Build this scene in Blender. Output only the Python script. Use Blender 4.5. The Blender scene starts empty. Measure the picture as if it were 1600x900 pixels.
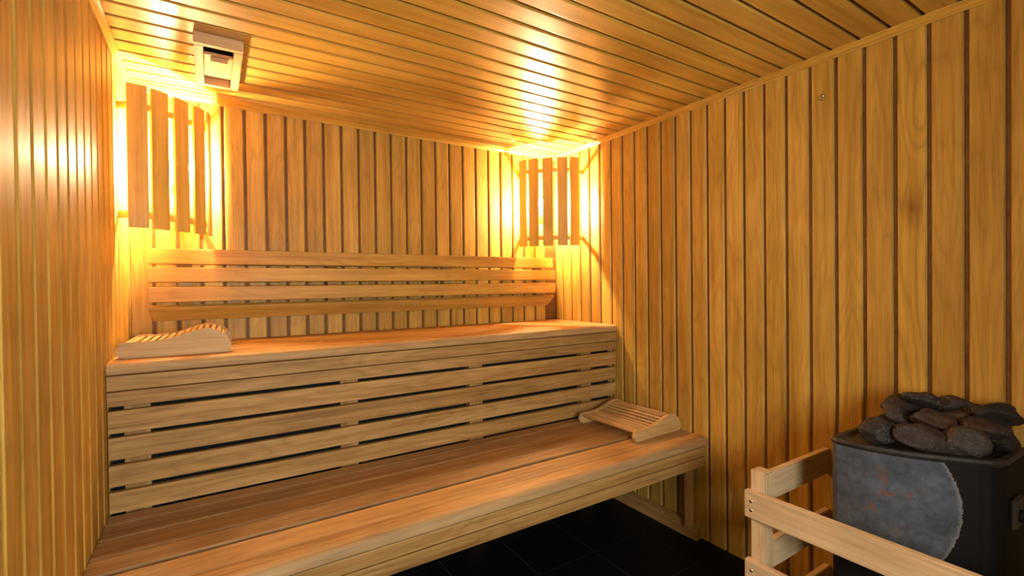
import bpy, bmesh, math, random
from mathutils import Matrix, Vector, noise

sc = bpy.context.scene
COL = sc.collection
random.seed(7)

# ------------------------------------------------------------------ camera
cam_data = bpy.data.cameras.new('camera')
cam = bpy.data.objects.new('camera', cam_data)
COL.objects.link(cam)
cam_data.sensor_width = 36.0
cam_data.lens = 36.0 * 737.54 / 1600.0
cam_data.clip_start = 0.02
rt = Vector((0.8424510, -0.5386698, -0.0105388))
up = Vector((0.0141061, 0.0024986, 0.9998974))
fw = Vector((0.5385882, 0.8425133, -0.0097035))
cam.matrix_world = Matrix(((rt.x, up.x, -fw.x, 0.0),
                           (rt.y, up.y, -fw.y, 0.0),
                           (rt.z, up.z, -fw.z, 1.21625),
                           (0, 0, 0, 1)))
sc.camera = cam

# ------------------------------------------------------------------ world, big light, exposure
world = bpy.data.worlds.new('world')
sc.world = world
world.use_nodes = True
world.node_tree.nodes['Background'].inputs[0].default_value = (0.9, 0.95, 1.0, 1)
world.node_tree.nodes['Background'].inputs[1].default_value = 0.05

def area(name, loc, rot, sx, sy, power, color):
    d = bpy.data.lights.new(name, 'AREA')
    d.shape = 'RECTANGLE'; d.size = sx; d.size_y = sy
    d.energy = power; d.color = color
    o = bpy.data.objects.new(name, d)
    COL.objects.link(o)
    o.location = loc; o.rotation_euler = rot
    return o

# added area light behind the camera for the neutral front light
area('added_front_light', (0.22, -0.95, 1.25), (math.radians(86), 0, 0), 0.75, 0.75, 41.0, (1.0, 0.97, 0.92))

BULB_STRENGTH = 2700.0
BULB_COLOR = (1.0, 0.66, 0.36)

sc.view_settings.view_transform = 'Standard'
sc.view_settings.look = 'None'
sc.view_settings.gamma = 1.0
sc.view_settings.use_curve_mapping = False
sc.view_settings.exposure = 0.45

# ------------------------------------------------------------------ room numbers (metres)
XL, XR = -0.282, 1.942
YB, YF = 2.5, -0.55
ZC = 2.0535

# ------------------------------------------------------------------ materials
def new_mat(name):
    m = bpy.data.materials.new(name)
    m.use_nodes = True
    nt = m.node_tree
    b = nt.nodes['Principled BSDF']
    return m, nt, b

def ramp(nt, src, stops):
    r = nt.nodes.new('ShaderNodeValToRGB')
    el = r.color_ramp.elements
    while len(el) < len(stops):
        el.new(0.5)
    for e, (p, c) in zip(el, stops):
        e.position = p
        e.color = (*c, 1) if len(c) == 3 else c
    nt.links.new(src, r.inputs[0])
    return r.outputs[0]

def mix(nt, fac, a, b, mode='MIX'):
    n = nt.nodes.new('ShaderNodeMix')
    n.data_type = 'RGBA'; n.blend_type = mode
    for s, v in ((n.inputs[0], fac), (n.inputs[6], a), (n.inputs[7], b)):
        if isinstance(v, (int, float)):
            s.default_value = v
        elif isinstance(v, tuple):
            s.default_value = (*v, 1) if len(v) == 3 else v
        else:
            nt.links.new(v, s)
    return n.outputs[2]

def math_n(nt, op, a, b=0.0, clamp=False):
    n = nt.nodes.new('ShaderNodeMath'); n.operation = op; n.use_clamp = clamp
    for s, v in ((n.inputs[0], a), (n.inputs[1], b)):
        if isinstance(v, (int, float)):
            s.default_value = v
        else:
            nt.links.new(v, s)
    return n.outputs[0]

def tex_noise(nt, vec, scale, detail=4, rough=0.55, dist=0.0):
    n = nt.nodes.new('ShaderNodeTexNoise')
    n.inputs['Scale'].default_value = scale
    n.inputs['Detail'].default_value = detail
    n.inputs['Roughness'].default_value = rough
    n.inputs['Distortion'].default_value = dist
    nt.links.new(vec, n.inputs['Vector'])
    return n.outputs['Fac']

def wood(name, light, mid, dark, rough=0.38, tone=0.16, figure=0.5, pores=0.5, grey=None, coat=0.0, bump=0.12, knot=None, spec=0.28):
    """boards run along local X; every object gets its own stretch of grain"""
    m, nt, b = new_mat(name)
    L = nt.links
    tc = nt.nodes.new('ShaderNodeTexCoord')
    oi = nt.nodes.new('ShaderNodeObjectInfo')
    off = nt.nodes.new('ShaderNodeVectorMath'); off.operation = 'MULTIPLY_ADD'
    cmb = nt.nodes.new('ShaderNodeCombineXYZ')
    for i in range(3):
        L.new(oi.outputs['Random'], cmb.inputs[i])
    L.new(cmb.outputs[0], off.inputs[0])
    off.inputs[1].default_value = (37.0, 19.0, 11.0)
    L.new(tc.outputs['Object'], off.inputs[2])
    def mapped(sx, sy, sz):
        mp = nt.nodes.new('ShaderNodeVectorMath'); mp.operation = 'MULTIPLY'
        L.new(off.outputs[0], mp.inputs[0]); mp.inputs[1].default_value = (sx, sy, sz)
        return mp.outputs[0]
    # broad growth figure (cathedral arches): contour lines of a stretched noise
    f = tex_noise(nt, mapped(1.1, 7.5, 7.5), 1.0, 2, 0.45, 0.35)
    f2 = math_n(nt, 'FRACT', math_n(nt, 'MULTIPLY', f, 13.0))
    f3 = math_n(nt, 'ABSOLUTE', math_n(nt, 'SUBTRACT', f2, 0.5))
    rings = ramp(nt, f3, [(0.0, (0.0, 0.0, 0.0)), (0.14, (0.55, 0.55, 0.55)), (0.5, (1, 1, 1))])
    # long streaks and pores
    s1 = tex_noise(nt, mapped(0.9, 26.0, 26.0), 1.0, 4, 0.6)
    s2 = tex_noise(nt, mapped(9.0, 330.0, 330.0), 1.0, 3, 0.65)
    s3 = tex_noise(nt, mapped(2.4, 85.0, 85.0), 1.0, 4, 0.7)
    # cloudy sheen across the board
    cl = tex_noise(nt, mapped(3.0, 5.0, 5.0), 1.0, 3, 0.5)
    c = ramp(nt, s1, [(0.28, dark), (0.5, mid), (0.74, light)])
    c = mix(nt, figure * 0.75, c, mix(nt, 1.0, c, ramp(nt, rings, [(0, (0.62, 0.55, 0.46)), (1, (1.08, 1.06, 1.04))]), 'MULTIPLY'))
    c = mix(nt, pores, c, mix(nt, 1.0, c, ramp(nt, s2, [(0.32, (0.66, 0.6, 0.54)), (0.5, (1, 1, 1)), (1, (1.08, 1.08, 1.08))]), 'MULTIPLY'))
    c = mix(nt, min(1.0, pores * 1.3), c, mix(nt, 1.0, c, ramp(nt, s3, [(0.3, (0.70, 0.64, 0.56)), (0.48, (0.98, 0.98, 0.98)), (0.75, (1.12, 1.13, 1.14))]), 'MULTIPLY'))
    c = mix(nt, 1.0, c, ramp(nt, cl, [(0.3, (0.88, 0.86, 0.83)), (0.7, (1.08, 1.08, 1.08))]), 'MULTIPLY')
    tn = ramp(nt, oi.outputs['Random'], [(0, (1 - tone, 1 - tone * 1.2, 1 - tone * 1.4)), (0.5, (1, 1, 1)), (1, (1 + tone * .5, 1 + tone * .45, 1 + tone * .35))])
    c = mix(nt, 1.0, c, tn, 'MULTIPLY')
    if grey:
        # worn, water-greyed band along the front edge of the board (local Y)
        y0, y1, gcol, amt = grey
        sep = nt.nodes.new('ShaderNodeSeparateXYZ'); L.new(tc.outputs['Object'], sep.inputs[0])
        wob = tex_noise(nt, mapped(3.2, 4, 4), 1.0, 5, 0.62)
        yy = math_n(nt, 'ADD', sep.outputs[1], math_n(nt, 'MULTIPLY', math_n(nt, 'SUBTRACT', wob, 0.5), 0.11))
        mr = nt.nodes.new('ShaderNodeMapRange'); L.new(yy, mr.inputs[0])
        mr.inputs[1].default_value = y1; mr.inputs[2].default_value = y0
        mr.inputs[3].default_value = 0.0; mr.inputs[4].default_value = amt
        c = mix(nt, mr.outputs[0], c, mix(nt, 0.35, gcol, c, 'MULTIPLY'))
    if knot:
        kx, ky, kr = knot
        sep = nt.nodes.new('ShaderNodeVectorMath'); sep.operation = 'SUBTRACT'
        L.new(tc.outputs['Object'], sep.inputs[0]); sep.inputs[1].default_value = (kx, ky, 0)
        sc2 = nt.nodes.new('ShaderNodeVectorMath'); sc2.operation = 'MULTIPLY'
        L.new(sep.outputs[0], sc2.inputs[0]); sc2.inputs[1].default_value = (0.5, 1.3, 0)
        ln = nt.nodes.new('ShaderNodeVectorMath'); ln.operation = 'LENGTH'; L.new(sc2.outputs[0], ln.inputs[0])
        d = math_n(nt, 'ADD', ln.outputs['Value'], math_n(nt, 'MULTIPLY', math_n(nt, 'SUBTRACT', tex_noise(nt, mapped(20, 45, 45), 1.0, 3), 0.5), 0.02))
        c = mix(nt, ramp(nt, d, [(0, (0.9, 0.9, 0.9)), (kr * 0.5, (0.45, 0.45, 0.45)), (kr, (0, 0, 0))]), c, mix(nt, 1.0, c, (0.42, 0.30, 0.2), 'MULTIPLY'))
    L.new(c, b.inputs['Base Color'])
    rr = nt.nodes.new('ShaderNodeMapRange'); L.new(cl, rr.inputs[0])
    rr.inputs[3].default_value = rough - 0.05; rr.inputs[4].default_value = rough + 0.07
    L.new(rr.outputs[0], b.inputs['Roughness'])
    b.inputs['Specular IOR Level'].default_value = spec
    b.inputs['Coat Weight'].default_value = coat
    b.inputs['Coat Roughness'].default_value = 0.22
    bp = nt.nodes.new('ShaderNodeBump'); bp.inputs['Strength'].default_value = bump; bp.inputs['Distance'].default_value = 0.002
    L.new(s2, bp.inputs['Height']); L.new(bp.outputs[0], b.inputs['Normal'])
    return m

A = (0.60, 0.390, 0.088); B = (0.52, 0.325, 0.058); Cc = (0.40, 0.230, 0.032)
M_wall = wood('varnished_alder', A, B, Cc, rough=0.52, tone=0.15, figure=0.5, pores=0.5, coat=0.03)
M_knot = wood('varnished_alder_with_knot', A, B, Cc, rough=0.46, tone=0.05, figure=0.8, pores=0.45, coat=0.04, knot=(1.45, 0.036, 0.045))
M_ceil = wood('varnished_alder_ceiling', A, B, Cc, rough=0.36, tone=0.12, figure=0.1, pores=0.4, coat=0.4, spec=0.5)
M_back = wood('groove_shade_wood', (0.18, 0.09, 0.025), (0.145, 0.068, 0.018), (0.10, 0.045, 0.012), rough=0.5, tone=0.0, figure=0.1, pores=0.2)  # darker than the boards: shade of the grooves painted into the wood
M_trim = wood('varnished_trim', A, B, Cc, rough=0.33, tone=0.1, figure=0.3, pores=0.3, coat=0.3)
M_bench = wood('bare_aspen_bench', (0.50, 0.325, 0.125), (0.41, 0.250, 0.082), (0.28, 0.152, 0.042), rough=0.55, tone=0.16, figure=0.6, pores=0.7, bump=0.25)
M_seat = wood('worn_aspen_seat', (0.44, 0.295, 0.135), (0.355, 0.225, 0.095), (0.25, 0.150, 0.056), rough=0.55, tone=0.2, figure=0.55, pores=0.8, bump=0.3)
M_nose = wood('worn_front_plank', (0.53, 0.355, 0.155), (0.45, 0.285, 0.11), (0.32, 0.185, 0.065), rough=0.52, tone=0.1, figure=0.6, pores=0.7,
              grey=(-0.015, 0.045, (0.40, 0.33, 0.20), 0.5), bump=0.3)
M_nose2 = wood('worn_front_plank_upper', (0.56, 0.37, 0.155), (0.47, 0.295, 0.11), (0.34, 0.195, 0.065), rough=0.5, tone=0.1, figure=0.5, pores=0.6,
               grey=(-0.04, 0.02, (0.40, 0.33, 0.20), 0.4), bump=0.25)
M_rest = wood('pale_headrest_wood', (0.60, 0.42, 0.19), (0.52, 0.35, 0.145), (0.43, 0.275, 0.105), rough=0.5, tone=0.1, figure=0.25, pores=0.45)
M_guard = wood('pale_guard_wood', (0.66, 0.52, 0.32), (0.60, 0.455, 0.265), (0.50, 0.365, 0.195), rough=0.5, tone=0.08, figure=0.35, pores=0.4)
M_vent = wood('vent_wood', (0.64, 0.42, 0.21), (0.56, 0.345, 0.155), (0.45, 0.25, 0.1), rough=0.4, tone=0.06, figure=0.25, pores=0.3, coat=0.1)

def plain(name, col, rough=0.5, metal=0.0, nscale=None, namp=0.15, bump=0.0):
    m, nt, b = new_mat(name)
    tc = nt.nodes.new('ShaderNodeTexCoord')
    n = tex_noise(nt, tc.outputs['Object'], nscale or 30.0, 5, 0.6)
    c = mix(nt, 1.0, col, ramp(nt, n, [(0.3, (1 - namp,) * 3), (0.7, (1 + namp,) * 3)]), 'MULTIPLY')
    nt.links.new(c, b.inputs['Base Color'])
    b.inputs['Roughness'].default_value = rough
    b.inputs['Metallic'].default_value = metal
    if bump:
        bp = nt.nodes.new('ShaderNodeBump'); bp.inputs['Strength'].default_value = bump; bp.inputs['Distance'].default_value = 0.004
        nt.links.new(n, bp.inputs['Height']); nt.links.new(bp.outputs[0], b.inputs['Normal'])
    return m

M_tile = plain('black_slate_tile', (0.0025, 0.0025, 0.003), 0.6, 0, 9.0, 0.4, 0.15)
M_tile.node_tree.nodes['Principled BSDF'].inputs['Specular IOR Level'].default_value = 0.2
M_grout = plain('grey_grout', (0.022, 0.021, 0.020), 0.9)
M_black = plain('black_enamel', (0.003, 0.003, 0.0033), 0.7)
M_black.node_tree.nodes['Principled BSDF'].inputs['Specular IOR Level'].default_value = 0.2
M_rim = plain('dark_rim_steel', (0.03, 0.028, 0.027), 0.5, 0.4, 40, 0.3, 0.1)
M_steel = plain('bright_screw_steel', (0.6, 0.6, 0.6), 0.25, 1.0)
M_hole = plain('drilled_hole_shadow', (0.03, 0.018, 0.01), 0.9)
M_conn = plain('dull_grey_plate', (0.03, 0.027, 0.022), 0.6)
M_porc = plain('white_porcelain', (0.75, 0.72, 0.66), 0.3)
M_void = plain('dark_void', (0.02, 0.015, 0.012), 0.9)
M_gapshade = plain('gap_shade_black', (0.004, 0.004, 0.004), 0.95)

def jacket_mat():
    """heater jacket: black with a grey area on the front"""
    m, nt, b = new_mat('grey_and_black_jacket')
    L = nt.links
    tc = nt.nodes.new('ShaderNodeTexCoord')
    co = tc.outputs['Object']
    sep = nt.nodes.new('ShaderNodeSeparateXYZ'); L.new(co, sep.inputs[0])
    n1 = tex_noise(nt, co, 9.0, 6, 0.65)
    n2 = tex_noise(nt, co, 60.0, 5, 0.7)
    n3 = tex_noise(nt, co, 26.0, 4, 0.6, 0.6)
    n4 = tex_noise(nt, co, 210.0, 2, 0.5)
    c = ramp(nt, n1, [(0.3, (0.040, 0.050, 0.064)), (0.52, (0.075, 0.092, 0.115)), (0.75, (0.125, 0.145, 0.178))])
    c = mix(nt, 1.0, c, ramp(nt, n2, [(0.3, (0.72, 0.72, 0.72)), (0.7, (1.22, 1.22, 1.22))]), 'MULTIPLY')
    # rust specks in the middle and a warmer stain low on the sheet
    ry = math_n(nt, 'SUBTRACT', sep.outputs[1], 0.545); rz = math_n(nt, 'SUBTRACT', sep.outputs[2], 0.60)
    rd = math_n(nt, 'SQRT', math_n(nt, 'ADD', math_n(nt, 'MULTIPLY', ry, ry), math_n(nt, 'MULTIPLY', rz, rz)))
    near = ramp(nt, rd, [(0.02, (1, 1, 1)), (0.1, (0, 0, 0))])
    spots = mix(nt, 1.0, ramp(nt, n3, [(0.56, (0, 0, 0)), (0.62, (1, 1, 1))]), near, 'MULTIPLY')
    c = mix(nt, spots, c, (0.17, 0.07, 0.025))
    stain = ramp(nt, math_n(nt, 'ADD', rz, math_n(nt, 'MULTIPLY', n1, 0.2)), [(0.0, (0.55, 0.55, 0.55)), (0.09, (0, 0, 0))])
    c = mix(nt, stain, c, mix(nt, 1.0, c, (0.92, 0.78, 0.6), 'MULTIPLY'))
    # mask of the grey area
    z6 = math_n(nt, 'SUBTRACT', sep.outputs[2], 0.60)
    edge = math_n(nt, 'ADD', math_n(nt, 'MULTIPLY', math_n(nt, 'MULTIPLY', z6, z6), 1.9), 0.405)
    edge = math_n(nt, 'ADD', edge, math_n(nt, 'MULTIPLY', math_n(nt, 'SUBTRACT', n4, 0.5), 0.012))
    m1 = math_n(nt, 'GREATER_THAN', sep.outputs[1], edge)
    m2 = math_n(nt, 'GREATER_THAN', math_n(nt, 'ADD', sep.outputs[2], math_n(nt, 'MULTIPLY', n3, 0.03)), 0.43)
    # grey only on the front of the casing
    m3 = math_n(nt, 'LESS_THAN', sep.outputs[0], 1.70)
    mask = math_n(nt, 'MULTIPLY', math_n(nt, 'MULTIPLY', m1, m2), m3)
    rim = math_n(nt, 'SUBTRACT', sep.outputs[1], edge)
    c = mix(nt, ramp(nt, rim, [(0.0, (0.5, 0.5, 0.5)), (0.008, (0, 0, 0))]), c, (0.3, 0.29, 0.27))
    c = mix(nt, mask, (0.0025, 0.0025, 0.0028), c)
    L.new(c, b.inputs['Base Color'])
    L.new(math_n(nt, 'MULTIPLY', mask, 0.25), b.inputs['Metallic'])
    b.inputs['Roughness'].default_value = 0.66
    b.inputs['Specular IOR Level'].default_value = 0.22
    bp = nt.nodes.new('ShaderNodeBump'); bp.inputs['Strength'].default_value = 0.15; bp.inputs['Distance'].default_value = 0.002
    L.new(n2, bp.inputs['Height']); L.new(bp.outputs[0], b.inputs['Normal'])
    return m
M_jacket = jacket_mat()

def stone_mat(name, base, hi, speck=0.25):
    m, nt, b = new_mat(name)
    tc = nt.nodes.new('ShaderNodeTexCoord'); co = tc.outputs['Object']
    n1 = tex_noise(nt, co, 22.0, 6, 0.7); n2 = tex_noise(nt, co, 160.0, 4, 0.7)
    c = ramp(nt, n1, [(0.3, tuple(x * .45 for x in base)), (0.5, base), (0.75, hi)])
    c = mix(nt, ramp(nt, n2, [(0.58, (0, 0, 0)), (0.68, (speck,) * 3)]), c, (0.42, 0.38, 0.33))
    nt.links.new(c, b.inputs['Base Color'])
    b.inputs['Roughness'].default_value = 0.72
    bp = nt.nodes.new('ShaderNodeBump'); bp.inputs['Strength'].default_value = 0.8; bp.inputs['Distance'].default_value = 0.005
    nt.links.new(mix(nt, 0.4, n1, n2), bp.inputs['Height']); nt.links.new(bp.outputs[0], b.inputs['Normal'])
    return m
S_dark = stone_mat('dark_basalt', (0.014, 0.010, 0.008), (0.035, 0.025, 0.020), 0.4)
S_brown = stone_mat('brown_basalt', (0.045, 0.021, 0.010), (0.08, 0.040, 0.018), 0.12)
S_grey = stone_mat('grey_basalt', (0.035, 0.029, 0.025), (0.075, 0.064, 0.055), 0.25)
S_red = stone_mat('red_brown_basalt', (0.026, 0.013, 0.009), (0.05, 0.027, 0.018), 0.2)
S_black = stone_mat('black_basalt', (0.006, 0.0045, 0.004), (0.014, 0.010, 0.009), 0.08)

m, nt, b = new_mat('glowing_lamp_glass')
b.inputs['Base Color'].default_value = (1, 0.9, 0.75, 1)
b.inputs['Emission Color'].default_value = (*BULB_COLOR, 1)
b.inputs['Emission Strength'].default_value = BULB_STRENGTH
M_bulb = m

# ------------------------------------------------------------------ object helpers
WORLD = {}
def link(name, me, mat, parent=None, mw=None):
    o = bpy.data.objects.new(name, me)
    COL.objects.link(o)
    if mat and len(me.materials) == 0:
        me.materials.append(mat)
    mw = mw or Matrix.Identity(4)
    WORLD[o.name] = mw.copy()
    if parent is not None:
        o.parent = parent
        o.matrix_basis = WORLD[parent.name].inverted() @ mw
    else:
        o.matrix_basis = mw
    return o

def empty(name, loc, rotz=0.0, label=None, cat=None, group=None):
    o = bpy.data.objects.new(name, None)
    o.empty_display_size = 0.05
    COL.objects.link(o)
    mw = Matrix.Translation(loc) @ Matrix.Rotation(rotz, 4, 'Z')
    o.matrix_basis = mw
    WORLD[o.name] = mw
    tag(o, label, cat, group)
    return o

def tag(o, label=None, cat=None, group=None, kind=None):
    if label: o['label'] = label
    if cat: o['category'] = cat
    if group: o['group'] = group
    if kind: o['kind'] = kind
    return o

def finish(bm, name, smooth=False):
    bmesh.ops.recalc_face_normals(bm, faces=bm.faces)
    me = bpy.data.meshes.new(name)
    bm.to_mesh(me); bm.free()
    if smooth:
        for p in me.polygons: p.use_smooth = True
    return me

def prism(profile, L, name='board'):
    """profile: list of (y,z); extruded along +X from 0 to L"""
    bm = bmesh.new()
    a = [bm.verts.new((0, y, z)) for y, z in profile]
    b_ = [bm.verts.new((L, y, z)) for y, z in profile]
    n = len(profile)
    for i in range(n):
        bm.faces.new((a[i], a[(i + 1) % n], b_[(i + 1) % n], b_[i]))
    bm.faces.new(a); bm.faces.new(b_)
    return finish(bm, name)

def chamf(w, t, c=0.0015, bc=0.0):
    """cross-section y 0..w, z -t..0 with the two front edges eased"""
    p = [(c, 0), (w - c, 0), (w - c * .3, -c * .3), (w, -c)]
    if bc: p += [(w, -t + bc), (w - bc, -t), (bc, -t), (0, -t + bc)]
    else: p += [(w, -t), (0, -t)]
    p += [(0, -c), (c * .3, -c * .3)]
    return p

def frame(o, x, z):
    """matrix with local X along x, local Z along z"""
    x = Vector(x).normalized(); z = Vector(z).normalized(); y = z.cross(x)
    m_ = Matrix.Identity(4)
    for i in range(3):
        m_[i][0] = x[i]; m_[i][1] = y[i]; m_[i][2] = z[i]; m_[i][3] = o[i]
    return m_

def eased(w, t):
    """softline panel board: broad rounded shoulders on both sides of the open groove"""
    e = [(0, -0.0060), (0.0040, -0.0006), (0.0054, 0)]
    return [(0, -t)] + e + [(w - a, b) for a, b in reversed(e)] + [(w, -t)]

_cache = {}
def eased_ceiling(w, t):
    e = [(0, -0.0100), (0.0008, -0.0010), (0.0022, -0.0002), (0.0032, 0)]
    return [(0, -t)] + e + [(w - a, b) for a, b in reversed(e)] + [(w, -t)]

def wboard(name, parent, o, x, z, L, w, t, mat):
    key = ('w', round(L, 4), round(w, 4), mat.name)
    if key not in _cache:
        _cache[key] = prism((eased_ceiling if mat is M_ceil else eased)(w, t), L)
    return link(name, _cache[key], mat, parent, frame(o, x, z))

def board(name, parent, o, x, z, L, w, t, mat, c=0.0015, bc=0.0):
    key = (round(L, 4), round(w, 4), round(t, 4), c, bc, mat.name)
    if key not in _cache:
        _cache[key] = prism(chamf(w, t, c, bc), L)
    return link(name, _cache[key], mat, parent, frame(o, x, z))

def slab(lo, hi, name='slab'):
    bm = bmesh.new()
    bmesh.ops.create_cube(bm, size=1)
    for v in bm.verts:
        for i in range(3):
            v.co[i] = lo[i] if v.co[i] < 0 else hi[i]
    return finish(bm, name)

def tube(pts, r, seg=12, name='tube', closed=False):
    bm = bmesh.new(); rings = []
    n = len(pts)
    for i, p in enumerate(pts):
        p = Vector(p)
        d = (Vector(pts[min(i + 1, n - 1)]) - Vector(pts[max(i - 1, 0)])).normalized()
        u = d.orthogonal().normalized() if i == 0 else (uu - d * uu.dot(d)).normalized()
        uu = u; v = d.cross(u)
        rr = r[i] if isinstance(r, (list, tuple)) else r
        rings.append([bm.verts.new(p + u * rr * math.cos(2 * math.pi * k / seg) + v * rr * math.sin(2 * math.pi * k / seg)) for k in range(seg)])
    for a, b_ in zip(rings, rings[1:]):
        for k in range(seg):
            bm.faces.new((a[k], a[(k + 1) % seg], b_[(k + 1) % seg], b_[k]))
    bm.faces.new(rings[0]); bm.faces.new(rings[-1])
    return finish(bm, name, True)

# ------------------------------------------------------------------ setting: walls, ceiling, floor
GC = 0.0135      # the same on the ceiling
G = 0.0110      # width of the open groove between two boards
T = 0.014       # board thickness
def backing(name, lo, hi):
    o = link(name, slab(lo, hi, name), M_back)
    tag(o, kind='structure')
    return o

wr = backing('wall_right', (XR + 0.009, YF, -0.02), (XR + 0.05, YB + 0.05, ZC + 0.05))
p_ = 0.0889
y = 0.467 - p_ * 12
k = 0
while y < YB - 0.01:
    y1 = min(y + p_, YB - 0.001)
    y0 = max(y, YF)
    if y1 > YF + 0.02:
        mt = M_knot if abs(y - 0.558) < 0.02 else M_wall
        # local X up, local Z towards the room (-X)
        wboard('plank', wr, (XR, y0 + G / 2, 0.001), (0, 0, 1), (-1, 0, 0), ZC - 0.002, (y1 - y0) - G, T, mt)
    y += p_

wl = backing('wall_left', (XL - 0.05, YF, -0.02), (XL - 0.009, YB + 0.05, ZC + 0.05))
p_ = 0.0906
y = 1.16 - p_ * 27
while y < YB - 0.01:
    y1 = min(y + p_, YB - 0.001); y0 = max(y, YF)
    if y1 > YF + 0.02 and y1 - y0 > 0.02:
        wboard('plank', wl, (XL, y1 - G / 2, 0.001), (0, 0, 1), (1, 0, 0), ZC - 0.002, (y1 - y0) - G, T, M_wall)
    y += p_

wb = backing('wall_back', (XL - 0.05, YB + 0.009, -0.02), (XR + 0.05, YB + 0.05, ZC + 0.05))
p_ = 0.0861
x = 0.133 - p_ * 5
while x < XR - 0.01:
    x1 = min(x + p_, XR - 0.001); x0 = max(x, XL + 0.001)
    if x1 - x0 > 0.02:
        wboard('plank', wb, (x0 + G / 2, YB, 0.001), (0, 0, 1), (0, -1, 0), ZC - 0.002, (x1 - x0) - G, T, M_wall)
    x += p_

ce = backing('ceiling', (XL - 0.05, YF, ZC + 0.012), (XR + 0.05, YB + 0.05, ZC + 0.05))
p_ = 0.0883
y = 0.827 - p_ * 24
while y < YB - 0.01:
    y1 = min(y + p_, YB - 0.001); y0 = max(y, YF)
    if y1 > YF + 0.02 and y1 - y0 > 0.02:
        wboard('plank', ce, (XL + 0.001, y1 - GC / 2, ZC), (1, 0, 0), (0, 0, -1), XR - XL - 0.002, (y1 - y0) - GC, T, M_ceil)
    y += p_

# front wall behind the camera; opening made up for the added light
wf = tag(empty('wall_front', (0, YF, 0)), kind='structure')
def fboard(x0, x1, z0, z1):
    board('plank', wf, (x1 - G / 2, YF, z0), (0, 0, 1), (0, 1, 0), z1 - z0, (x1 - x0) - G, T, M_wall, c=0.002)
x = XL
while x < XR - 0.01:
    x1 = min(x + 0.0889, XR)
    if x1 > -0.16 and x < 0.62:
        fboard(x, x1, 2.0, ZC)
    else:
        fboard(x, x1, 0.001, ZC)
    x = x1

fl = link('floor', slab((XL - 0.05, YF, -0.03), (XR + 0.05, YB + 0.05, -0.0025), 'floor'), M_grout)
tag(fl, kind='structure')
tp = 0.3085
tile_me = {}
xs = [1.449 + tp * i for i in range(-6, 3)]
ys = [1.592 + tp * i for i in range(-10, 4)]
for xa in xs:
    for ya in ys:
        x0, x1 = max(xa, XL), min(xa + tp, XR); y0, y1 = max(ya, YF), min(ya + tp, YB)
        if x1 - x0 < 0.02 or y1 - y0 < 0.02: continue
        w = round(x1 - x0 - 0.004, 4); d = round(y1 - y0 - 0.004, 4)
        if (w, d) not in tile_me:
            bm = bmesh.new(); bmesh.ops.create_cube(bm, size=1)
            for v in bm.verts:
                v.co = Vector(((v.co.x + .5) * w, (v.co.y + .5) * d, v.co.z * 0.012 - 0.006))
            top = [e for e in bm.edges if all(v.co.z > -0.001 for v in e.verts)]
            bmesh.ops.bevel(bm, geom=top, offset=0.0012, segments=1, affect='EDGES')
            tile_me[(w, d)] = finish(bm, 'tile')
        link('tile', tile_me[(w, d)], M_tile, fl, Matrix.Translation((x0 + .002, y0 + .002, 0)))

# ceiling trims
def trim(name, prof, L, o, x, z, mat=M_trim):
    t = link(name, prism(prof, L, name), mat, None, frame(o, x, z))
    return tag(t, kind='structure')
# local z = away from the ceiling is -Z world ; local y = along the ceiling
def cove(a, h):   # a on the ceiling, h down the wall
    return [(0, 0), (0, h), (0.003, h), (0.0045, h * .82), (a * .45, h * .55), (a * .5, h * .42), (a * .82, 0.0045), (a, 0.003), (a, 0)]
trim('trim_1', [(-yy, zz) for yy, zz in cove(0.024, 0.024)], YB - YF, (XR, YF, ZC), (0, 1, 0), (0, 0, -1))
trim('trim_2', cove(0.022, 0.022), YB - YF, (XL, YF, ZC), (0, 1, 0), (0, 0, -1))
trim('trim_3', [(0, 0), (0, 0.026), (0.006, 0.026), (0.008, 0.022), (0.012, 0.022), (0.020, 0.016), (0.028, 0.013), (0.030, 0.0095), (0.034, 0.0095), (0.046, 0.006), (0.053, 0.0055), (0.055, 0.003), (0.055, 0)], XR - XL, (XL, YB, ZC), (1, 0, 0), (0, 0, -1))

# ------------------------------------------------------------------ benches
def nose_profile(w, t, r, n=7):
    """front edge at y=0 rounded top radius r, top z=0"""
    p = []
    for i in range(n + 1):
        a = math.pi - (math.pi / 2) * i / n
        p.append((r + r * math.cos(a), -r + r * math.sin(a)))
    p += [(w - .002, 0), (w, -.002), (w, -t), (0.004, -t), (0, -t + .004)]
    return p

BX0, BX1 = XL + 0.002, XR - 0.002
ub = empty('sauna_bench', (0.83, 1.935, 0), 0, 'upper wooden sauna bench along the back wall with slatted skirt below it', 'bench')
BL = BX1 - BX0
def bplank(parent, y0, y1, ztop, t, mat, name='plank', c=0.003):
    return board(name, parent, (BX0, y0, ztop), (1, 0, 0), (0, 0, 1), BL, y1 - y0, t, mat, c=c)
link('front_plank', prism(nose_profile(0.112, 0.038, 0.022), BL), M_nose2, ub, frame((BX0, 1.935, 0.976), (1, 0, 0), (0, 0, 1)))['label'] = 'thick front plank with rounded worn edge'
for y0, y1 in ((2.0485, 2.159), (2.161, 2.271), (2.273, 2.384), (2.386, 2.4985)):
    bplank(ub, y0, y1, 0.976, 0.028, M_bench)
def vboard(parent, z0, z1, yf, t, mat, x0=BX0, x1=BX1, name='slat', c=0.003):
    """board standing on edge, face towards -Y"""
    return board(name, parent, (x0, yf, z0), (1, 0, 0), (0, -1, 0), x1 - x0, z1 - z0, t, mat, c=c)
vboard(ub, 0.8865, 0.9345, 1.941, 0.025, M_bench, name='fascia_board', c=0.002)
vboard(ub, 0.8365, 0.8835, 1.941, 0.025, M_bench, name='fascia_board', c=0.002)
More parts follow.
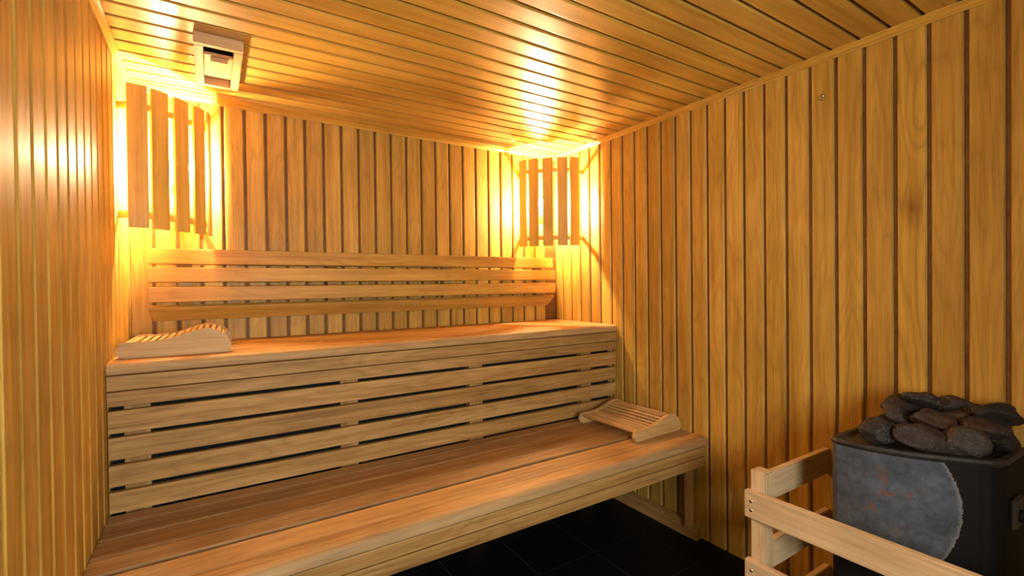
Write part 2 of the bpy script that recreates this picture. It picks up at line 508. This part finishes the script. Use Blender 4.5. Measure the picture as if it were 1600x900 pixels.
for z0, z1 in ((0.750, 0.822), (0.6655, 0.7365), (0.5795, 0.648), (0.496, 0.5625)):
    vboard(ub, z0, z1, 1.945, 0.022, M_bench, x0=XL + 0.003, x1=XR - 0.004)
for xa in (-0.173, 0.504, 1.086, 1.772):
    board('upright', ub, (xa, 1.9685, 0.0), (0, 0, 1), (0, -1, 0), 0.9335, 0.069, 0.04, M_bench)
link('shade_panel', slab((XL + 0.004, 2.0105, 0.002), (XR - 0.004, 2.0145, 0.93)), M_gapshade, ub)['label'] = 'added black panel as shade behind the slatted skirt'  # added black sheet stands in for the shade behind and below the skirt
# cross bearers under the seat
for xa in (-0.24, 0.55, 1.2, 1.86):
    board('bearer', ub, (xa + 0.04, 2.016, 0.9465), (0, 1, 0), (0, 0, 1), 0.48, 0.04, 0.06, M_bench)

lb = empty('sauna_bench', (0.83, 1.37, 0), 0, 'lower wooden sauna bench, wider step in front of the upper one with worn grey edge', 'bench')
link('front_plank', prism(nose_profile(0.0835, 0.037, 0.024), BL), M_nose, lb, frame((BX0, 1.355, 0.491), (1, 0, 0), (0, 0, 1)))['label'] = 'front plank with grey worn rounded edge'
bplank(lb, 1.4395, 1.543, 0.491, 0.030, M_nose, c=0.001)
for y0, y1 in ((1.566, 1.656), (1.661, 1.764), (1.769, 1.868), (1.872, 1.943)):
    bplank(lb, y0, y1, 0.491, 0.028, M_seat, c=0.003)
vboard(lb, 0.400, 0.4435, 1.374, 0.026, M_bench, name='fascia_board', c=0.002)
vboard(lb, 0.352, 0.396, 1.374, 0.026, M_bench, name='fascia_board', c=0.002)
for xa in (-0.24, 0.55, 1.2):
    board('bearer', lb, (xa + 0.04, 1.402, 0.4605), (0, 1, 0), (0, 0, 1), 0.53, 0.04, 0.06, M_bench)
# side frame on the right wall: rail at the floor, upright and top bearer
board('base_rail', lb, (XR - 0.001, 1.395, 0.068), (0, 1, 0), (0, 0, 1), 0.60, 0.042, 0.068, M_bench)
board('upright', lb, (XR - 0.045, 1.4015, 0.069), (0, 0, 1), (0, -1, 0), 0.32, 0.042, 0.022, M_bench) 
board('bearer', lb, (XR - 0.001, 1.402, 0.4605), (0, 1, 0), (0, 0, 1), 0.53, 0.042, 0.065, M_bench)

# ------------------------------------------------------------------ backrest
br = empty('bench_backrest', (0.83, 2.5, 1.07), 0, 'four-slat wooden backrest mounted on the back wall above the upper bench', 'backrest')
X0, X1 = -0.213, 1.881
def bar(z0, z1, yt, yb, x0, x1, cut=False):
    """slat whose face leans from (yt at the top) to (yb at the bottom)"""
    t = 0.024
    d = Vector((0, yb - yt, z0 - z1)); h = d.length
    zn = Vector((1, 0, 0)).cross(d).normalized()
    if zn.y > 0: zn = -zn
    # local X along the slat, local Z out of the face
    mw = frame((x0, yb, z0), (1, 0, 0), zn)
    me = prism(chamf(h, t, 0.003, 0.003), x1 - x0)
    if cut:
        for v in me.vertices:
            if v.co.y < h * .5:
                v.co.x += 0.012 if v.co.x < 0.1 else -0.036
    link('slat', me, M_rest2, br, mw)
M_rest2 = wood('warm_backrest_wood', (0.58, 0.375, 0.095), (0.50, 0.31, 0.065), (0.40, 0.22, 0.04), rough=0.45, tone=0.1, figure=0.4, pores=0.45)
bar(1.313, 1.379, 2.449, 2.442, X0, X1)
bar(1.236, 1.299, 2.424, 2.420, X0, X1)
bar(1.153, 1.216, 2.420, 2.424, X0, X1)
bar(1.072, 1.130, 2.434, 2.466, X0, X1, True)
for xa in (-0.115, 0.488, 1.110, 1.752):
    pts = [(2.499, 1.085), (2.499, 1.372), (2.476, 1.372), (2.468, 1.31), (2.449, 1.295), (2.448, 1.15), (2.462, 1.13), (2.492, 1.09)]
    bm = bmesh.new()
    a = [bm.verts.new((0, yy, zz)) for yy, zz in pts]; b_ = [bm.verts.new((0.05, yy, zz)) for yy, zz in pts]
    for i in range(len(pts)):
        bm.faces.new((a[i], a[(i + 1) % len(pts)], b_[(i + 1) % len(pts)], b_[i]))
    bm.faces.new(a); bm.faces.new(b_)
    link('cleat', finish(bm, 'cleat'), M_bench, br, Matrix.Translation((xa, 0, 0)))

# ------------------------------------------------------------------ corner lamps
def lamp(side, dz, du, label_shade, label_lamp):
    sgn = 1 if side == 'left' else -1
    cx = XL if side == 'left' else XR
    def P(u, v, z): return Vector((cx + sgn * u, YB - v, z))
    e = empty('corner_lamp_shade', P(0.16, 0.16, 1.43), 0, label_shade, 'lamp shade', 'corner lamp shades')
    zt, zb = 1.965 + dz, 1.437 + dz
    sl = [(0.080, 0.306, 8), (0.146, 0.270, 36), (0.212, 0.212, 45), (0.270, 0.146, 54), (0.306, 0.080, 82)]
    sl = [(u + du, v + du, a) for u, v, a in sl]
    wS = 0.062
    for u, v, a in sl:
        a = math.radians(a)
        # outward normal (into the room) in u,v
        n = Vector((math.sin(a), math.cos(a)))
        nw = Vector((sgn * n.x, -n.y, 0)).normalized()
        # slat local X = up, Z = outward, Y = sideways
        yv = nw.cross(Vector((0, 0, 1)))
        c0 = P(u, v, zb) - yv * wS / 2
        board('slat', e, c0, (0, 0, 1), nw, zt - zb, wS, 0.011, M_shade, c=0.0015, bc=0.001)
    # bent rails behind the slats
    for zr in (zt - 0.075, zb + 0.05):
        path = [(0.001, 0.262 + du)] + [(u - 0.017 * math.sin(math.radians(a)), v - 0.017 * math.cos(math.radians(a))) for u, v, a in sl] + [(0.262 + du, 0.001)]
        fine = []
        for i in range(len(path) - 1):
            p0 = Vector(path[max(i - 1, 0)]); p1 = Vector(path[i]); p2 = Vector(path[i + 1]); p3 = Vector(path[min(i + 2, len(path) - 1)])
            for k in range(5):
                t = k / 5
                fine.append(0.5 * ((2 * p1) + (p2 - p0) * t + (2 * p0 - 5 * p1 + 4 * p2 - p3) * t * t + (3 * p1 - p0 - 3 * p2 + p3) * t ** 3))
        fine.append(Vector(path[-1]))
        bm = bmesh.new(); rings = []
        for i, q in enumerate(fine):
            d = (fine[min(i + 1, len(fine) - 1)] - fine[max(i - 1, 0)]).normalized()
            nn = Vector((d.y, -d.x)) * 0.005
            rings.append([bm.verts.new(P(q.x + s * nn.x, q.y + s * nn.y, zr + h)) for s, h in ((-1, -.013), (1, -.013), (1, .013), (-1, .013))])
        for r0, r1 in zip(rings, rings[1:]):
            for k in range(4):
                bm.faces.new((r0[k], r0[(k + 1) % 4], r1[(k + 1) % 4], r1[k]))
        bm.faces.new(rings[0]); bm.faces.new(rings[-1])
        link('rail', finish(bm, 'rail'), M_shade, e)
    # the lamp itself
    f = empty('wall_lamp', P(0.10, 0.10, 1.60 + dz), 0, label_lamp, 'lamp', 'lamps behind the corner shades')
    bc = P(0.185, 0.10, 1.71)
    link('socket', tube([P(0.185, 0.10, 1.60), P(0.185, 0.10, 1.625), P(0.185, 0.10, 1.66), P(0.185, 0.10, 1.672)], [0.030, 0.034, 0.030, 0.02], 20), M_porc, f)
    link('bracket', slab(tuple(min(a, b) for a, b in zip(P(0.165, 0.0, 1.59), P(0.205, 0.12, 1.60))),
                         tuple(max(a, b) for a, b in zip(P(0.165, 0.0, 1.59), P(0.205, 0.12, 1.60)))), M_porc, f)
    bm = bmesh.new(); bmesh.ops.create_uvsphere(bm, u_segments=16, v_segments=10, radius=0.034)
    for v in bm.verts:
        if v.co.z < 0: v.co.x *= 1 + v.co.z * 8; v.co.y *= 1 + v.co.z * 8
    link('bulb', finish(bm, 'bulb', True), M_bulb, f, Matrix.Translation(bc))
M_shade = wood('shade_slat_wood', (0.76, 0.49, 0.11), (0.69, 0.42, 0.08), (0.58, 0.33, 0.05), rough=0.45, tone=0.05, figure=0.25, pores=0.35)
lamp('left', 0.0, -0.016, 'corner lamp shade of five vertical wooden slats at the left wall corner', 'glowing bulb behind the slatted shade in the left corner')
lamp('right', 0.003, 0.017, 'corner lamp shade of five vertical wooden slats at the right wall corner', 'glowing bulb behind the slatted shade in the right corner')

# ------------------------------------------------------------------ ceiling vent
ve = empty('air_vent', (0.035, 2.05, ZC), 0, 'wooden ceiling air vent with sliding shutter, near the left corner lamp', 'vent')
vx0, vx1, vy0, vy1, vz = -0.036, 0.108, 1.857, 2.250, 2.017
def box_obj(name, lo, hi, mat, parent, bev=0.002):
    d = [hi[i] - lo[i] for i in range(3)]
    ax = max(range(3), key=lambda i: d[i])
    # local X must be the long axis so the grain follows it
    order = [ax, (ax + 1) % 3, (ax + 2) % 3]
    bm = bmesh.new(); bmesh.ops.create_cube(bm, size=1)
    for v in bm.verts:
        v.co = Vector([(v.co[i] + .5) * d[order[i]] for i in range(3)])
    if bev:
        bmesh.ops.bevel(bm, geom=list(bm.edges), offset=min(bev, min(d) * .3), segments=2, affect='EDGES')
    mw = Matrix.Identity(4)
    for i in range(3):
        for j in range(3): mw[j][i] = 1.0 if j == order[i] else 0.0
    for j in range(3): mw[j][3] = lo[j]
    return link(name, finish(bm, name), mat, parent, mw)
box_obj('frame_bar', (vx0, vy0 + .024, vz), (vx0 + 0.027, vy1, ZC - .0005), M_vent, ve)
box_obj('frame_bar', (vx1 - 0.027, vy0 + .024, vz), (vx1, vy1, ZC - .0005), M_vent, ve)
box_obj('frame_bar', (vx0, vy0, vz), (vx1, vy0 + 0.0235, ZC - .0005), M_vent, ve)
box_obj('frame_bar', (vx0 + .0275, vy1 - 0.022, vz + .001), (vx1 - .0275, vy1, ZC - .0005), M_vent, ve)
box_obj('shutter', (vx0 + 0.028, 1.961, vz + 0.010), (vx1 - 0.028, 2.152, vz + 0.020), M_vent, ve)
box_obj('handle', (0.012, 1.972, vz - 0.006), (0.064, 1.994, vz + 0.0098), M_vent, ve)
box_obj('cross_bar', (vx0 + 0.028, 2.170, vz + 0.018), (vx1 - 0.028, 2.182, vz + 0.028), M_vent, ve)
box_obj('duct_shade', (vx0 + 0.0285, vy0 + 0.025, ZC - 0.002), (vx1 - 0.0285, vy1 - 0.023, ZC - 0.0006), M_void, ve, 0)  # flat dark sheet painted as the shade inside the vent opening

# ------------------------------------------------------------------ headrests
def headrest(loc, rot, label, D):
    e = empty('sauna_headrest', loc, rot, label, 'headrest', 'slatted wooden headrests')
    Lh, tb = 0.335, 0.018
    top = [(0.0, 0.022), (0.004, 0.034), (0.013, 0.043), (0.026, 0.0465), (0.05, 0.0455), (0.08, 0.0450), (0.11, 0.0462), (0.14, 0.0500), (0.17, 0.0570),
           (0.20, 0.0655), (0.225, 0.0725), (0.25, 0.0765), (0.27, 0.0760), (0.29, 0.0710), (0.308, 0.0610), (0.322, 0.0470), (0.331, 0.0320), (0.335, 0.0200)]
    bot = [(0.333, 0.009), (0.326, 0.002), (0.316, 0.0), (0.024, 0.0), (0.010, 0.004), (0.003, 0.012)]
    top = [(a, b_ * 1.17) for a, b_ in top]
    prof = top + bot
    for y0 in (0.0, D - tb):
        bm = bmesh.new()
        a = [bm.verts.new((x, 0, z)) for x, z in prof]; b_ = [bm.verts.new((x, tb, z)) for x, z in prof]
        n = len(prof)
        for i in range(n): bm.faces.new((a[i], a[(i + 1) % n], b_[(i + 1) % n], b_[i]))
        f1 = bm.faces.new(a); f2 = bm.faces.new(b_)
        bmesh.ops.bevel(bm, geom=list(f1.edges) + list(f2.edges), offset=0.0025, segments=2, affect='EDGES')
        link('side_board', finish(bm, 'side_board'), M_rest, e, WORLD[e.name] @ Matrix.Translation((0, y0, 0)))
    # slats follow the profile
    def zt(x):
        for (xa, za), (xb, zb_) in zip(top, top[1:]):
            if xa <= x <= xb: return za + (zb_ - za) * (x - xa) / (xb - xa), (zb_ - za) / (xb - xa)
        return 0.02, -3
    xs_ = [0.016, 0.040, 0.064, 0.088, 0.112, 0.136, 0.160, 0.184, 0.207, 0.230, 0.253, 0.276, 0.297, 0.314]
    for x in xs_:
        z, s = zt(x)
        s = max(-1.2, min(1.2, s))
        t = Vector((1, 0, s)).normalized(); nrm = Vector((-t.z, 0, t.x))
        w, th = 0.0140, 0.009
        o = Vector((x, D - tb + 0.006, z)) - nrm * 0.0035
        # local X along depth (towards -Y), local Z = nrm
        loc_m = frame(o, (0, -1, 0), nrm)
        yv = nrm.cross(Vector((0, -1, 0)))
        loc_m = Matrix.Translation(-yv * w / 2) @ loc_m
        key = ('hrslat', D)
        if key not in _cache: _cache[key] = prism(chamf(w, th, 0.003, 0.002), D - 2 * tb + 0.012)
        link('slat', _cache[key], M_rest, e, WORLD[e.name] @ loc_m)
headrest((-0.271, 2.036, 0.9765), math.radians(-2), 'slatted wooden headrest lying on the upper bench against the left wall', 0.31)
headrest((1.598, 1.490, 0.4915), math.radians(1.5), 'slatted wooden headrest lying on the lower bench against the right wall', 0.375)

# ------------------------------------------------------------------ heater
he = empty('sauna_heater', (1.73, 0.51, 0.0), 0, 'black sauna heater with grey patch on the front, filled with stones, by the right wall', 'heater')
plan = [(1.900, 0.672), (1.590, 0.680), (1.572, 0.676), (1.562, 0.660), (1.562, 0.630), (1.568, 0.585), (1.582, 0.538), (1.600, 0.495), (1.622, 0.455),
        (1.648, 0.415), (1.672, 0.380), (1.690, 0.358), (1.708, 0.346), (1.735, 0.339), (1.900, 0.335)]
cxh, cyh = 1.745, 0.51
def off_plan(d):
    out = []
    n = len(plan)
    for i in range(n):
        p0 = Vector(plan[i - 1]); p1 = Vector(plan[i]); p2 = Vector(plan[(i + 1) % n])
        t = ((p1 - p0).normalized() + (p2 - p1).normalized()).normalized()
        nn = Vector((t.y, -t.x))
        if (p1 - Vector((cxh, cyh))).dot(nn) < 0: nn = -nn
        out.append(p1 + nn * d)
    return out
def shell(rings, name, capb=True, capt=True, smooth=False):
    bm = bmesh.new(); R = []
    for d, z in rings:
        R.append([bm.verts.new((q.x, q.y, z)) for q in off_plan(d)])
    n = len(plan)
    for a, b_ in zip(R, R[1:]):
        for i in range(n):
            bm.faces.new((a[i], a[(i + 1) % n], b_[(i + 1) % n], b_[i]))
    if capb: bm.faces.new(R[0])
    if capt: bm.faces.new(R[-1])
    me = finish(bm, name)
    return me
link('casing', shell([(0, 0.20), (0, 0.728), (-0.004, 0.728), (-0.004, 0.66)], 'casing', True, True), M_jacket, he)
o = link('rim', shell([(-0.003, 0.726), (0.002, 0.730), (0.005, 0.738), (0.001, 0.745), (-0.012, 0.746), (-0.018, 0.742), (-0.024, 0.738)], 'rim', False, True), M_rim, he)
o['label'] = 'dark steel rim around the stone basket'
box_obj('connector_box', (1.757, 0.326, 0.558), (1.83, 0.3365, 0.636), M_conn, he, 0.004)['label'] = 'dull grey connection plate low on the near side'
link('control_knob', tube([(1.795, 0.327, 0.588), (1.795, 0.318, 0.588)], 0.017, 20), M_black, he)
for xa, ya in ((1.66, 0.62), (1.66, 0.45), (1.86, 0.62), (1.86, 0.37)):
    link('leg', tube([(xa, ya, 0.001), (xa, ya, 0.21)], 0.014, 12), M_black, he)

# ------------------------------------------------------------------ stones
def stone(i, c, size, yaw, tilt, roll, mat, label, facet=0.25):
    rnd = random.Random(i * 13 + 5)
    bm = bmesh.new(); bmesh.ops.create_icosphere(bm, subdivisions=4, radius=1)
    planes = []
    for _ in range(9):
        d = Vector((rnd.uniform(-1, 1), rnd.uniform(-1, 1), rnd.uniform(-1, 1))).normalized()
        planes.append((d, rnd.uniform(0.64, 0.88)))
    off = Vector((rnd.uniform(0, 50), rnd.uniform(0, 50), rnd.uniform(0, 50)))
    for v in bm.verts:
        p = v.co.copy()
        for d, h in planes:
            s = p.dot(d)
            if s > h: p -= d * (s - h) * 0.95
        nz = noise.noise(p * 1.3 + off) * 0.16 + noise.noise(p * 4 + off) * 0.075 + noise.noise(p * 11 + off) * 0.035
        p = p * (1 + nz) * 1.07
        v.co = Vector((p.x * size[0] / 2, p.y * size[1] / 2, p.z * size[2] / 2))
    me = finish(bm, 'sauna_stone', True)
    mw = Matrix.Translation(c) @ Matrix.Rotation(math.radians(yaw), 4, 'Z') @ Matrix.Rotation(math.radians(tilt), 4, 'Y') @ Matrix.Rotation(math.radians(roll), 4, 'X')
    s = link('sauna_stone', me, mat, None, mw)
    return tag(s, label, 'stone', 'stones heaped on the heater')
# yaw -33 puts the long axis across the picture
ST = [
    ((1.636, 0.578, 0.775), (0.098, 0.080, 0.078), -33, 0, 10, S_dark, 'round black sauna stone with white specks, leftmost on the heater rim'),
    ((1.672, 0.498, 0.771), (0.165, 0.085, 0.066), -40, 14, 20, S_red, 'long reddish brown sauna stone at the front, beside the round speckled one'),
    ((1.727, 0.419, 0.772), (0.120, 0.095, 0.080), -30, 6, 15, S_grey, 'angular dark grey sauna stone at the front corner of the heater'),
    ((1.760, 0.493, 0.806), (0.128, 0.080, 0.060), -35, 18, 20, S_brown, 'rust brown oblong sauna stone lying in the middle of the heap'),
    ((1.785, 0.577, 0.797), (0.110, 0.080, 0.050), -30, 14, 25, S_grey, 'pale grey flat sauna stone above the round speckled one'),
    ((1.835, 0.596, 0.819), (0.098, 0.080, 0.058), -30, -14, 0, S_dark, 'dark pitted sauna stone at the upper left of the heap'),
    ((1.845, 0.548, 0.811), (0.130, 0.070, 0.050), -33, 12, 0, S_black, 'black flat sauna stone tucked under the topmost stone'),
    ((1.828, 0.528, 0.845), (0.118, 0.075, 0.052), -38, 20, 0, S_dark, 'dark speckled sauna stone on top of the heap, highest of all'),
    ((1.868, 0.478, 0.843), (0.108, 0.070, 0.044), -33, 10, 0, S_red, 'thin reddish black sauna stone beside the topmost one'),
    ((1.868, 0.438, 0.831), (0.068, 0.055, 0.042), -30, 4, 0, S_grey, 'small light-speckled sauna stone between the top stone and the big black one'),
    ((1.864, 0.384, 0.832), (0.132, 0.085, 0.066), -34, 8, 0, S_black, 'big smooth black sauna stone at the upper right of the heap'),
    ((1.842, 0.462, 0.812), (0.088, 0.070, 0.050), -30, -6, 10, S_brown, 'small brown sauna stone right of the rust brown oblong one'),
    ((1.820, 0.396, 0.798), (0.115, 0.080, 0.052), -30, 8, 10, S_red, 'dark brown sauna stone under the big black one'),
    ((1.835, 0.371, 0.768), (0.100, 0.060, 0.060), -20, 0, 0, S_black, 'black sauna stone low at the right edge of the heap'),
]
for i, a in enumerate(ST):
    stone(i, *a)
# lower stones that carry the heap
for i, (c_, mt, lb_) in enumerate([((1.800, 0.618, 0.764), S_dark, 'dark sauna stone at the bottom of the heap, near the back edge of the rim'),
                                   ((1.852, 0.520, 0.766), S_red, 'dark red sauna stone at the bottom of the heap on the wall side'),
                                   ((1.800, 0.452, 0.762), S_black, 'black sauna stone at the bottom of the heap behind the angular grey one'),
                                   ((1.730, 0.585, 0.760), S_black, 'black sauna stone at the bottom of the heap behind the round speckled one')]):
    stone(40 + i, c_, (0.088, 0.066, 0.046), 20 + 50 * i, 4, 0, mt, lb_)

# ------------------------------------------------------------------ guard rail around the heater
gu = empty('heater_guard', (1.50, 0.86, 0), 0, 'pale wooden guard railing around the heater, with post and horizontal rails', 'railing')
PX0, PX1, PY0, PY1 = 1.482, 1.532, 0.832, 0.882
box_obj('post', (PX0, PY0, 0.001), (PX1, PY1, 0.600), M_guard, gu, 0.004)
box_obj('post', (PX0, 0.10, 0.001), (PX1, 0.15, 0.600), M_guard, gu, 0.004)
for zt_ in (0.537, 0.312, 0.10):
    r = box_obj('rail', (1.458, 0.06, zt_ - 0.0875), (PX0 - 0.0005, 0.889, zt_), M_guard, gu, 0.003)
for zt_ in (0.588, 0.362, 0.150):
    box_obj('rail', (PX1 + 0.0005, 0.842, zt_ - 0.090), (XR - 0.001, 0.866, zt_), M_guard, gu, 0.003)
for zc_ in (0.506, 0.477, 0.282, 0.252):
    for ya in (0.865,):
        link('screw', tube([(1.4585, ya, zc_), (1.4568, ya, zc_)], 0.0052, 14), M_steel, gu)
        link('screw_hole', tube([(1.4578, ya - 0.001, zc_ - 0.0005), (1.4562, ya - 0.001, zc_ - 0.0005)], 0.0028, 10), M_hole, gu)

# ------------------------------------------------------------------ small hook on the right wall
hk = empty('wall_hook', (XR, 0.863, 1.90), 0, 'tiny metal screw hook high on the right wall', 'hook')
link('screw', tube([(XR + 0.001, 0.864, 1.905), (XR - 0.004, 0.864, 1.905)], 0.006, 14), M_steel, hk)
link('hook', tube([(XR - 0.002, 0.864, 1.905), (XR - 0.012, 0.863, 1.900), (XR - 0.015, 0.863, 1.893), (XR - 0.010, 0.863, 1.888)], 0.0025, 8), M_steel, hk)
